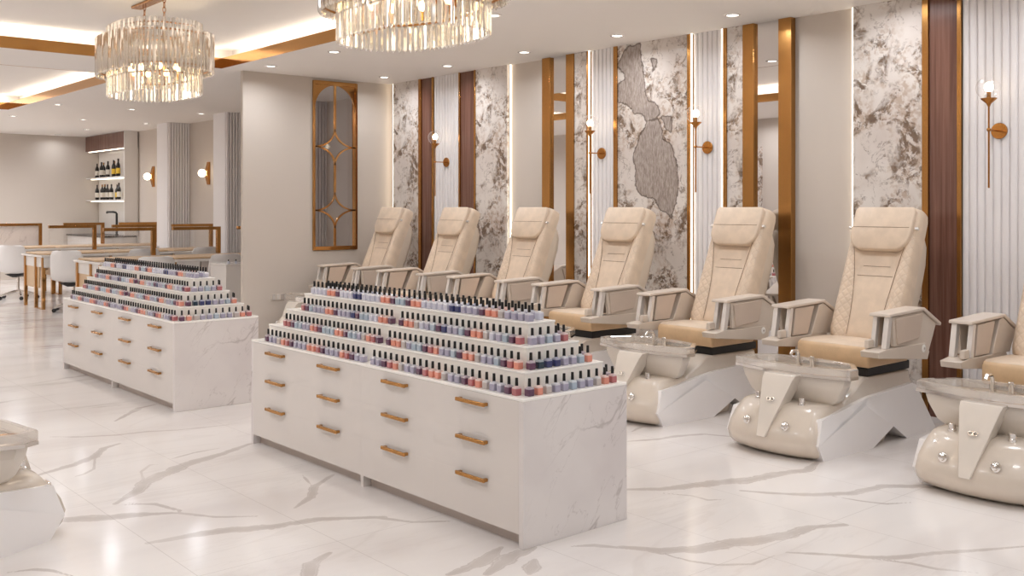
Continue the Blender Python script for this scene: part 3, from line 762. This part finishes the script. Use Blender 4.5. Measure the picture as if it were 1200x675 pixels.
    for s in (-1, 1):
        MB().lathe([(.026, .012), (.027, .0), (.024, -.006), (.016, -.010), (.012, -.020), (0, -.023)], (.096+OX, s*.135, .195), 18, 'x').build('jet', M['chrome'], o)
        MB().lathe([(.022, .30), (.022, .318), (.018, .321), (.018, .346), (.014, .350), (0, .350)], (.245+OX, s*.155, 0), 18).build('control_knob', M['chrome'], o)
    # --- seat
    MB().box(.86+OX, 1.40+OX, -.235, .235, .418, .474).build('seat_plate', M['black'], o, bevel=.006, smooth=0)
    seat = MB(); r = []
    for y in (-.262, -.255, 0, .255, .262):
        e = .012 if abs(y) > .26 else 0; c = .006 if y == 0 else 0
        r.append([(.835+e+OX, y, .478+e), (.825+e+OX, y, .50), (.825+e+OX, y, .585), (.84+e+OX, y, .608-e), (.87+OX, y, .616-e+c), (1.15+OX, y, .612-e+c), (1.33+OX, y, .600-e), (1.33+OX, y, .478+e)])
    seat.loft(r).build('seat', M['seatl'], o, bevel=.006, smooth=40)
    sp_ = []
    for y in (-.256, -.24, 0, .24, .256):
        e = .006 if abs(y) > .25 else 0; c = .005 if y == 0 else 0
        sp_.append([(.838+e+OX, y, .604), (.842+e+OX, y, .612-e), (.872+OX, y, .622-e+c), (1.15+OX, y, .618-e+c), (1.30+OX, y, .607-e), (1.30+OX, y, .598)])
    MB().loft(sp_).build('seat_sheen_layer', M['leather'], o, smooth=40)  # added layer, its paler leather paints the sheen of light on the seat top
    # --- reclined back, modelled upright and tilted
    lean = math.radians(23.2)
    bl = dict(loc=(1.20+OX, 0, .60), rot=(0, lean, 0))
    rings = []
    for z, ins in ((0, .03), (.02, .008), (.06, 0), (.2, 0), (.35, 0), (.5, 0), (.65, 0), (.78, 0), (.90, .0), (.945, .006), (.962, .018), (.97, .04)):
        w = .252-.010*z-ins; ring = []
        for i in range(21):
            t = -1+2*i/20; ay = abs(t)
            bol = .030*max(0, min(1, (ay-.50)/.25))**1.5*(1 if z < .8 else .5)
            rnd = .035*max(0, (ay-.86)/.14)**2
            ring.append((-.012-bol+rnd+ins*.5, w*t, z))
        ring += [(.05, w, z), (.10-ins, w-.004, z), (.10-ins, -w+.004, z), (.05, -w, z)]
        rings.append(ring)
    MB().loft(rings).build('backrest', M['quilt'], o, smooth=50, **bl)
    sh = []
    for z, d, w in ((-.02, .19, .21), (.10, .225, .235), (.40, .235, .243), (.62, .225, .243), (.74, .20, .238), (.80, .165, .225), (.825, .13, .20)):
        sh.append([(.095, -w, z), (d-.05, -w, z), (d-.012, -w+.02, z), (d, -w+.07, z), (d, w-.07, z), (d-.012, w-.02, z), (d-.05, w, z), (.095, w, z)])
    MB().loft(sh).build('back_shell', M['shell'], o, smooth=50, **bl)
    # seams of the centre panel
    for s in (-1, 1):
        pth = [(-.0155-.030*max(0, min(1, (y/(.252-.010*z)-.50)/.25))**1.5, s*y, z) for z in [.03+.04*i for i in range(18)] for y in [.115+.16*z*z]]
        MB().tube(pth, .0016, 5).build('seam', M['stitch'], o, **bl)
    for z, y in ((.53, .10), (.46, .14)):
        MB().tube([(-.0135, -y, z), (-.0135, y, z)], .0013, 5).build('seam', M['stitch'], o, **bl)
    # head pillow
    hw = .222; out = [(-hw+.02, .955), (-hw, .93), (-hw, .76)] + [(-hw+.10-.10*math.cos(a), .755-.12*math.sin(a)) for a in [PI/2*i/7 for i in range(1, 8)]]
    out += [(-y, z) for y, z in out[::-1]]
    pr = []
    for x, k in ((-.022, .98), (-.05, 1.0), (-.066, .985), (-.072, .94)):
        pr.append([(x, y*k, .80+(z-.80)*k) for y, z in out])
    pil = MB().loft(pr).build('head_pillow', M['leather'], o, smooth=50, **bl)
    MB().tube([(-.0725, -hw*.93, .80), (-.0735, 0, .80), (-.0725, hw*.93, .80)], .0014, 5).build('seam', M['stitch'], pil)
    for s in (-1, 1): MB().box(-.05, -.028, s*.245-.012, s*.245+.012, .795, .812).build('strap_clip', M['satin'], o, bevel=.003, **bl)
    # --- armrests
    for s in (-1, 1):
        def pr_(poly, a, b, name, mat, bev=.004, sm=0):
            return MB().prism(S(poly), 'y', s*a, s*b).build(name, mat, o, bevel=bev, smooth=sm)
        a = pr_([(.775,.818),(.78,.838),(1.225,.853),(1.45,.738),(1.44,.718),(1.212,.832)], .292, .432, 'arm_pad', M['pad'], .006)
        pr_([(.86,.63),(.835,.815),(1.212,.83),(1.40,.735),(1.36,.66),(1.275,.515),(1.16,.53),(1.10,.62)], .392, .418, 'arm_shell', M['armb'])
        pr_([(.885,.640),(.862,.798),(.872,.806),(1.195,.818),(1.208,.806),(1.165,.672),(1.150,.660)], .416, .430, 'arm_side_panel', M['armp'], .006)
        pr_([(.655,.612),(.665,.575),(1.275,.512),(1.30,.56),(1.25,.622),(.755,.624)], .300, .424, 'arm_ledge', M['armb'])
        pr_([(.845,.63),(.872,.812),(1.10,.82),(1.02,.63)], .300, .318, 'arm_inner_panel', M['armp'])
        pr_([(1.06,.622),(1.16,.822),(1.215,.828),(1.385,.735),(1.30,.615)], .298, .391, 'arm_back_block', M['armb'])
        pr_([(.752,.624),(.792,.817),(.832,.818),(.796,.624)], .386, .420, 'arm_strut', M['satin'], .003)
        pr_([(.775,.624),(.815,.817),(.850,.818),(.815,.624)], .300, .330, 'arm_strut', M['satin'], .003)
        pr_([(.70,.624),(.705,.675),(.765,.678),(.77,.624)], .302, .332, 'arm_control', M['armb'], .006)
        b = MB().lathe([(.026, 0), (.026, .007), (.018, .010), (0, .010)] if s > 0 else [(.026, 0), (.026, -.007), (.018, -.010), (0, -.010)], (1.222+OX, s*.418, .588), 20, 'y').build('arm_button', M['edge'], o)
        MB().lathe([(.008, 0), (.008, s*.003), (0, s*.003)], (1.222+OX, s*.428, .588), 12, 'y').build('button_centre', M['plinth'], b)
    return o
CHX = 5.0 - OX
chair = pedicure_chair()
YC = [9.715, 8.485, 7.255, 6.025, 4.795, 3.565, 2.335]
CL = ['beige pedicure spa chair farthest back, nearest the lattice window wall', 'second beige pedicure chair from the lattice window wall, half hidden behind polish riser', 'third beige pedicure chair from the lattice window wall, below the farther wall mirror',
      'fourth beige pedicure chair from the back, in front of the big grey marble patch', 'fifth beige pedicure chair from the back, its foot basin partly behind the marble cabinet end', 'beige pedicure spa chair in front of brown wood panel, whole chair and basin in view',
      'beige pedicure spa chair cut off by the right edge of the photo']
for k, (y, l) in enumerate(zip(YC, CL)):
    c = chair if k == 0 else copy_tree(chair)
    c.location = (CHX, y, 0); tag(c, l, 'pedicure chair', 'pedicure spa chairs along the panelled wall')
c = copy_tree(chair, loc=(.60, 4.78, 0), rz=PI+.40); tag(c, 'pedicure spa chair facing the others, only its foot basin showing at the left edge', 'pedicure chair')
del c['group']

# ================================================================== FAR ROOM
# ---- manicure tables
def manicure_table():
    o = empty('manicure_table'); w, d = .98, 1.05    # origin at near left corner
    MB().box(0, w, 0, d, .765, .795).build('tabletop', M['white'], o, bevel=.004, smooth=0)
    MB().prism([(.03, .26), (.10, .16), (w-.02, .16), (w-.02, d-.12), (.03, d-.12)], 'z', .796, .822).build('arm_cushion', M['oak'], o, bevel=.006)
    for k, (x0, x1, m) in enumerate(((.04, .36, 'white'), (.38, w-.02, 'plinth'))):
        f = MB().box(x0, x1, .02, d-.04, .615, .764).build('drawer', M[m], o, bevel=.003, smooth=0)
    MB().box(.05, .07, .30, d-.08, .30, .613).build('side_panel', M['oak'], o, smooth=0)
    MB().box(.3, w-.02, .55, .57, .40, .613).build('modesty_panel', M['oak'], o, smooth=0)
    for yy in (.04, .40): MB().box(.02, .065, yy, yy+.055, 0, .764).build('leg', M['goldp'], o, smooth=0)
    MB().box(.02, .065, .095, .40, 0, .012).build('foot_rail', M['goldp'], o, smooth=0)
    for yy in (d-.10,): MB().box(.02, .065, yy, yy+.055, 0, .764).build('leg', M['goldp'], o, smooth=0)
    MB().box(w-.06, w-.015, .2, .255, 0, .764).build('leg', M['goldp'], o, smooth=0)
    return o
def divider(marble):
    o = empty('desk_divider')
    MB().box(0, .72, -.03, .03, .350, .395).build('top_rail', M['gold'], o, bevel=.002)
    MB().box(.665, .72, -.03, .03, 0, .350).build('post', M['gold'], o, bevel=.002)
    MB().box(0, .665, -.006, .006, .004, .350).build('marble_panel' if marble else 'glass_panel', M['marble'] if marble else M['glass'], o, smooth=0)
    return o
def office_chair():
    o = empty('office_chair')
    # one curved shell: path in (y, z) from seat front to back top, chair faces +y
    P = [(.23, .455), (.20, .45), (.08, .435), (-.06, .43), (-.15, .445), (-.20, .49), (-.225, .57), (-.245, .68), (-.262, .80), (-.272, .87), (-.275, .885)]
    Wd = [.18, .21, .23, .235, .235, .235, .24, .245, .235, .205, .15]
    rings = []
    for (y, z), w in zip(P, Wd):
        k = max(0, min(1, (z-.45)/.2)); ring = []
        for i in range(11): t = -1+2*i/10; ring.append((w*t, y+.07*k*t*t, z+.03*(1-k)*t*t))
        for i in range(10, -1, -1): t = -1+2*i/10; ring.append((w*t, y+.07*k*t*t-.018*k, z+.03*(1-k)*t*t-.018*(1-k)))
        rings.append(ring)
    MB().loft(rings).build('shell', M['chairw'], o, smooth=50)
    MB().prism([(-.16, .41), (.16, .41), (.03, .36), (-.03, .36)], 'y', -.12, .10).build('seat_mount', M['black'], o, bevel=.004)
    MB().lathe([(.022, .10), (.022, .36), (0, .36)], n=12).build('gas_lift', M['chrome'], o)
    for k in range(5):
        a = 2*PI*k/5+.35; ca, sa = math.cos(a), math.sin(a)
        l = MB().tube([(0, 0, .13), (.15*ca, .15*sa, .105), (.29*ca, .29*sa, .065)], [.026, .02, .014], 8).build('base_leg', M['chrome'], o)
        MB().lathe([(.028, -.014), (.028, .014)], (.29*ca, .29*sa, .028), 12, 'y').build('castor', M['black'], l)
    return o
tb = manicure_table(); dv = [divider(False), divider(True)]; och = office_chair()
first = {'t': True, 0: True, 1: True, 'c': True}
def use(key, proto):
    if first[key]: first[key] = False; return proto
    return copy_tree(proto)
rn = ['front', 'middle', 'back']
rowY = [13.0, 15.49, 18.02]; xs = [4.28, 5.26, 6.24]; dx = [(4.66, 5.63, 6.62), (4.66, 5.63, 6.62), (4.54, 5.63, 6.62)]
cn = ['left end', 'middle', 'right end']
for r in range(3):
    for k in range(3):
        if r == 2 and k == 2: pass
        t = use('t', tb); t.location = (xs[k], rowY[r], 0)
        tag(t, 'white manicure table with tan cushion and gold legs, %s of the %s row' % (cn[k], rn[r]), 'table', 'manicure tables in the far room')
        m = 1 if (r == 2 and k == 0) else 0
        d = use(m, dv[m]); d.location = (dx[r][k], rowY[r]+1.0, .8225)
        tag(d, 'gold-framed %s divider standing on the %s table of the %s row' % ('white marble' if m else 'glass', cn[k].replace(' end', ''), rn[r]), 'divider', 'gold desk dividers')
CHS = [(4.60, 15.08, -.75, 'white shell office chair on chrome castors behind left end of farther cabinet'), (4.52, 17.66, -.75, 'leftmost white shell office chair at the back row of tables'), (4.80, 12.62, -.1, 'white shell chair just above the left part of the farther polish riser'),
       (5.72, 12.68, .1, 'large white chair back directly above the right part of the farther polish riser'), (6.45, 12.65, 0, 'white shell chair cut off by the edge of the beige lattice wall'), (5.55, 15.08, 0, 'white shell chair at the middle row, behind the gold divider post'),
       (6.50, 15.08, .1, 'white shell chair at the middle row, right of the gold divider posts')]
for x, y, a, l in CHS:
    c = use('c', och); c.location = (x, y, 0); c.rotation_euler = (0, 0, a); tag(c, l, 'office chair', 'white office chairs at the manicure tables')
# ---- white cabinet by the wall end, with two little bottles
wc = empty('white_cabinet', (5.75, 11.75, 0)); tag(wc, 'plain white low cabinet beside the end of the beige wall', 'cabinet')
MB().box(-.43, .43, -.2, .25, .02, .78).build('body', M['white'], wc, smooth=0); MB().box(-.44, .44, -.21, .26, .78, .80).build('top', M['white'], wc, bevel=.003)
for k, x in enumerate((-.37, -.27)):
    o = empty('small_bottle', (5.75+x, 11.62, .80)); tag(o, 'tiny dark-capped bottle on the plain white cabinet, %s one' % ('left', 'right')[k], 'bottle', 'tiny bottles on the white cabinet')
    MB().lathe([(.015, 0), (.016, .03), (.008, .036), (0, .036)], n=12).build('glass_body', PM['w'], o); MB().lathe([(.008, .036), (.008, .055), (0, .055)], n=10).build('cap', M['capb'], o)
# ---- bar corner
ct = empty('sink_counter', (7.05, 21.27, 0)); tag(ct, 'white sink counter with dark stone top under the wine shelves', 'counter')
MB().box(-.32, .32, -1.1, 1.18, 0, .90).build('cabinet_body', M['white'], ct, smooth=0); MB().box(-.35, .32, -1.12, 1.18, .90, .93).build('worktop', M['counter'], ct, smooth=0)
fa = empty('faucet', (7.18, 20.75, .93)); tag(fa, 'matt black angular tap on the dark worktop', 'tap')
MB().tube([(0, 0, 0), (0, 0, .44), (-.015, .015, .465), (-.05, .05, .475), (-.05, .42, .475), (-.05, .43, .45)], .022, 10).build('spout', M['black'], fa)
MB().lathe([(.035, 0), (.035, .02), (0, .02)], n=14).build('base', M['black'], fa)
cu = empty('wall_cupboard', (7.25, 21.2, 2.70)); tag(cu, 'brown wooden wall cupboard above the wine shelves', 'cupboard')
MB().box(-.12, .13, -1.05, 1.24, 0, H-2.701).build('body', M['wood'], cu, smooth=0)
for a, b in ((-1.05, -.28), (-.276, .50), (.504, 1.28)): MB().box(-.138, -.12, a, b, .004, H-2.705).build('door', M['wood'], cu, bevel=.002, smooth=0)
MB().box(-.10, -.06, -1.0, 1.2, -.014, -.002).build('light_strip', M['led'], cu, smooth=0)
MB().box(-.14, .12, -1.10, -1.055, -1.765, H-2.701).build('side_panel', M['white'], cu, smooth=0)
bp = MB().box(7.385, 7.399, 20.15, 22.45, 0, 2.70).build('back_panel', M['white'], smooth=0); tag(bp, 'plain white back panel behind the wine shelves', 'panel')
for z, l in ((2.135, 'upper'), (1.66, 'lower')):
    s = empty('wall_shelf', (7.26, 21.3, z)); tag(s, '%s white lit shelf carrying wine bottles' % l, 'shelf', 'lit wine shelves')
    MB().box(-.14, .12, -1.1, 1.16, -.03, 0).build('board', M['white'], s, bevel=.003); MB().box(-.06, -.02, -1.05, 1.1, -.042, -.031).build('light_strip', M['led'], s, smooth=0)
def wine(x, y, z, lab, col, foil, h=.31):
    o = empty('wine_bottle', (x, y, z)); tag(o, lab, 'wine bottle', 'wine bottles on the lit shelves'); k = h/.31
    MB().lathe([(.032*1, 0), (.040, .006), (.040, .185*k), (.034, .215*k), (.016, .245*k), (.0145, .30*k), (.016, .302*k), (.016, .31*k), (0, .31*k)], n=18).build('glass', M['wine'], o)
    MB().lathe([(.0408, .05*k), (.0412, .052*k), (.0412, .145*k), (.0408, .147*k)], n=18).build('label', M[col], o)
    MB().lathe([(.0158, .262*k), (.0160, .298*k), (.0172, .300*k), (.0172, .3115*k), (0, .3115*k)], n=14).build('foil', M[foil], o)
WU = [(22.0, 7.2, 'lblw', 'foilr', .30), (21.83, 7.28, 'lblw', 'foilg', .32), (21.66, 7.18, 'lblw', 'foilr', .32), (21.33, 7.2, 'lblw', 'foilr', .33), (21.17, 7.28, 'lblw', 'foilg', .33), (20.99, 7.2, 'lbly', 'foilr', .34), (20.72, 7.2, 'lbly', 'foilr', .36)]
WL = [(22.0, 7.2, 'lblw', 'foilr', .32), (21.76, 7.28, 'lblw', 'foilg', .33), (21.62, 7.18, 'lblw', 'foilg', .32), (21.36, 7.2, 'lblw', 'foilr', .32), (21.12, 7.2, 'lblw', 'foilr', .32), (20.95, 7.26, 'lbly', 'foilr', .31), (20.68, 7.2, 'lblw', 'foilr', .34)]
for row, z, nm in ((WU, 2.1355, 'upper'), (WL, 1.6605, 'lower')):
    for k, (y, x, c_, f_, h) in enumerate(row):
        wine(x, y, z, 'dark wine bottle with %s label, %s of seven on the %s shelf' % ('yellow' if c_ == 'lbly' else 'cream', ('leftmost', 'second from left', 'third from left', 'fourth from left', 'fifth from left', 'sixth from left', 'rightmost')[k], nm), c_, f_, h)

# ================================================================== LIGHT AND CAMERA
def area(name, loc, size, power, rot=(0,0,0), col=(.95, .985, 1.045), shape='DISK', sy=None, spread=PI):
    l = bpy.data.lights.new(name, 'AREA'); l.shape = shape; l.size = size; l.energy = power; l.color = col; l.spread = spread
    if sy: l.size_y = sy
    o = bpy.data.objects.new(name, l); COL.objects.link(o); o.location = loc; o.rotation_euler = rot; return o
DP = 5.2
pts = [(x, y) for x, y, _ in DL + far]; seen = set(pts)
pts += [(6.49, 3.6), (6.49, 2.35), (6.49, 1.1), (5.06, 7.35), (5.06, 4.85), (5.06, 3.6), (5.06, 2.3), (5.06, 1.0), (1.2, 3.6), (1.2, 5.5), (1.2, 7.4), (1.2, 9.3), (0, 2.4), (0, 4.9), (0, 7.4), (0, 9.9), (3.2, 1.6), (3.2, .2), (1.5, .2), (5, -.6),
        (1.2, 13.1), (1.2, 15.6), (1.2, 18), (1.2, 20.5), (3.2, 18.5), (3.2, 20.5), (5.2, 20.5), (3.2, 11.0)]  # unseen lamps added as soft ceiling fill, without fixtures
for x, y in pts:
    vis = (x, y) in seen
    if x > 6.7 and y > 11: continue
    if y > 11: pw = DP*(.4 if y > 21 else .6 if vis else 4.2)
    else: pw = DP*(.8 if x > 6.3 else 1.55 if x < 2 else 1.0)
    area('downlight_and_fill_lamp', (x, y, H-.012), .09 if vis else .40, pw, spread=math.radians(160))
for y in (4.6, 8.4):
    l = bpy.data.lights.new('chandelier_lamp', 'POINT'); l.energy = 5.0; l.color = (1, .88, .70); l.shadow_soft_size = .12
    o = bpy.data.objects.new('chandelier_lamp', l); COL.objects.link(o); o.location = (3.22, y, 2.57)
w = bpy.data.worlds.new('World'); SC.world = w; w.use_nodes = True
w.node_tree.nodes['Background'].inputs[0].default_value = (.97, .985, 1.0, 1); w.node_tree.nodes['Background'].inputs[1].default_value = .45
pl = area('front_fill_portal', (3.3, -2.98, 1.37), 6.2, 1, rot=(-PI/2, 0, 0), shape='RECTANGLE', sy=2.74); pl.data.cycles.is_portal = True  # portal over the added opening that lets in frontal fill
cam = bpy.data.cameras.new('camera'); cam.lens = 35; cam.sensor_width = 36; cam.shift_y = -94.5/1200; cam.clip_start = .05
co = bpy.data.objects.new('camera', cam); COL.objects.link(co); co.location = (0, 0, 1.5); co.rotation_euler = (PI/2, 0, -math.atan(1005/1166.667))
SC.camera = co
SC.view_settings.view_transform = 'Standard'; SC.view_settings.look = 'None'; SC.view_settings.gamma = 1; SC.view_settings.use_curve_mapping = False
SC.view_settings.exposure = 0.42
cy = SC.cycles
cy.use_denoising = True; cy.max_bounces = 10; cy.diffuse_bounces = 5; cy.glossy_bounces = 5; cy.transmission_bounces = 6; cy.transparent_max_bounces = 24
cy.caustics_reflective = False; cy.caustics_refractive = False; cy.sample_clamp_indirect = 6.0; cy.use_light_tree = True
